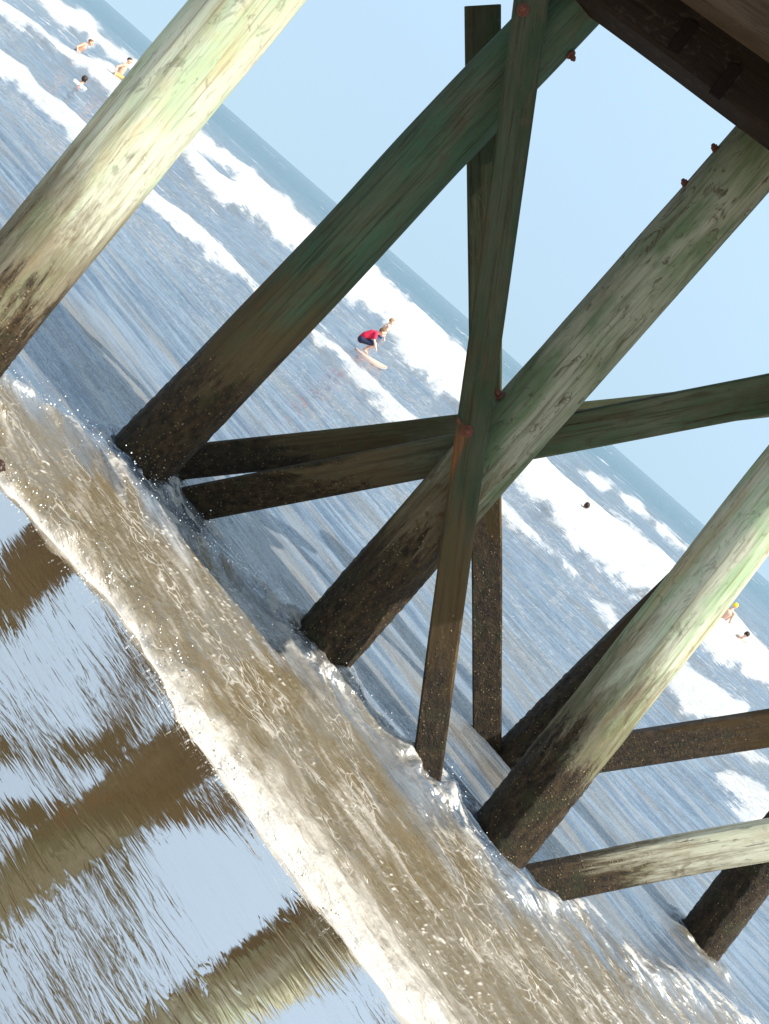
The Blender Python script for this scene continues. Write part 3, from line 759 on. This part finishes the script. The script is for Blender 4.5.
person(water(736, 645, 1.33), R(-25), 1.70, P(), 'dark-haired bather neck-deep in foam, lower right of the yellow cap', SKIN2, HAIR_D)

# ------------------------------------------------------------------ small lump at the foam edge
pp = atG(0, 474, .03); bm = bmesh.new(); bmesh.ops.create_icosphere(bm, subdivisions=3, radius=1)
for v in bm.verts:
    a_ = v.co; k_ = 1+.25*math.sin(3*a_.x+1)*math.cos(4*a_.y)+.1*math.sin(7*a_.z+2*a_.x); v.co = Vector((a_.x*.034*k_, a_.y*.026*k_, a_.z*.022*k_))
me = bpy.data.meshes.new('pebble'); bm.to_mesh(me); bm.free()
for p_ in me.polygons: p_.use_smooth = True
pb = link('pebble', me, simple('dark_stone', (.030, .014, .009), .4, .3, 60)); pb.location = (pp.x-.028, pp.y, pp.z+.02)
tag(pb, 'small dark reddish brown stone in the foam edge', 'stone')

# ------------------------------------------------------------------ light
SUN_AZ = R(70); SUN_EL = R(56)      # azimuth measured from behind the camera towards its right
sd = Vector((math.sin(SUN_AZ)*math.cos(SUN_EL), -math.cos(SUN_AZ)*math.cos(SUN_EL), math.sin(SUN_EL)))
sun = bpy.data.lights.new('sun', 'SUN'); sun.energy = 4.6; sun.angle = R(.5); sun.color = (1, .955, .87)
so = bpy.data.objects.new('sun', sun); COL.objects.link(so); so.rotation_euler = (-sd).to_track_quat('-Z', 'Y').to_euler(); so.location = sd*30
w = bpy.data.worlds.new('World'); sc.world = w; w.use_nodes = True
nt = w.node_tree; bg = nt.nodes['Background']
sky = nt.nodes.new('ShaderNodeTexSky'); sky.sky_type = 'NISHITA'; sky.sun_disc = False
sky.sun_elevation = SUN_EL; sky.sun_rotation = math.atan2(sd.x, sd.y)
sky.air_density = 1.0; sky.dust_density = .6; sky.ozone_density = 1.2; sky.altitude = 0
tc = nt.nodes.new('ShaderNodeTexCoord'); sx = nt.nodes.new('ShaderNodeSeparateXYZ'); nt.links.new(tc.outputs['Generated'], sx.inputs[0])
ma = nt.nodes.new('ShaderNodeMath'); ma.operation = 'MULTIPLY_ADD'; nt.links.new(sx.outputs[2], ma.inputs[0]); ma.inputs[1].default_value = .75; ma.inputs[2].default_value = .24
cx_ = nt.nodes.new('ShaderNodeCombineXYZ'); nt.links.new(sx.outputs[0], cx_.inputs[0]); nt.links.new(sx.outputs[1], cx_.inputs[1]); nt.links.new(ma.outputs[0], cx_.inputs[2])
nv = nt.nodes.new('ShaderNodeVectorMath'); nv.operation = 'NORMALIZE'; nt.links.new(cx_.outputs[0], nv.inputs[0]); nt.links.new(nv.outputs[0], sky.inputs[0])
hs_ = nt.nodes.new('ShaderNodeHueSaturation'); hs_.inputs['Saturation'].default_value = .62; nt.links.new(sky.outputs[0], hs_.inputs['Color'])
rp = nt.nodes.new('ShaderNodeMapRange'); nt.links.new(sx.outputs[2], rp.inputs[0])
for k, v in zip((1, 2, 3, 4), (0, .42, .68, 1.26)): rp.inputs[k].default_value = v
mu = nt.nodes.new('ShaderNodeVectorMath'); mu.operation = 'SCALE'; nt.links.new(hs_.outputs[0], mu.inputs[0]); nt.links.new(rp.outputs[0], mu.inputs['Scale'])
tn_ = nt.nodes.new('ShaderNodeVectorMath'); tn_.operation = 'MULTIPLY'; tn_.inputs[1].default_value = (.885, 1.0, .955); nt.links.new(mu.outputs[0], tn_.inputs[0])
nt.links.new(tn_.outputs[0], bg.inputs[0]); bg.inputs[1].default_value = .13
vs = sc.view_settings; vs.view_transform = 'Standard'; vs.look = 'None'; vs.exposure = 1.15; vs.gamma = 1; vs.use_curve_mapping = False
sc.cycles.max_bounces = 6; sc.cycles.use_denoising = True
sc.cycles.sample_clamp_indirect = 6
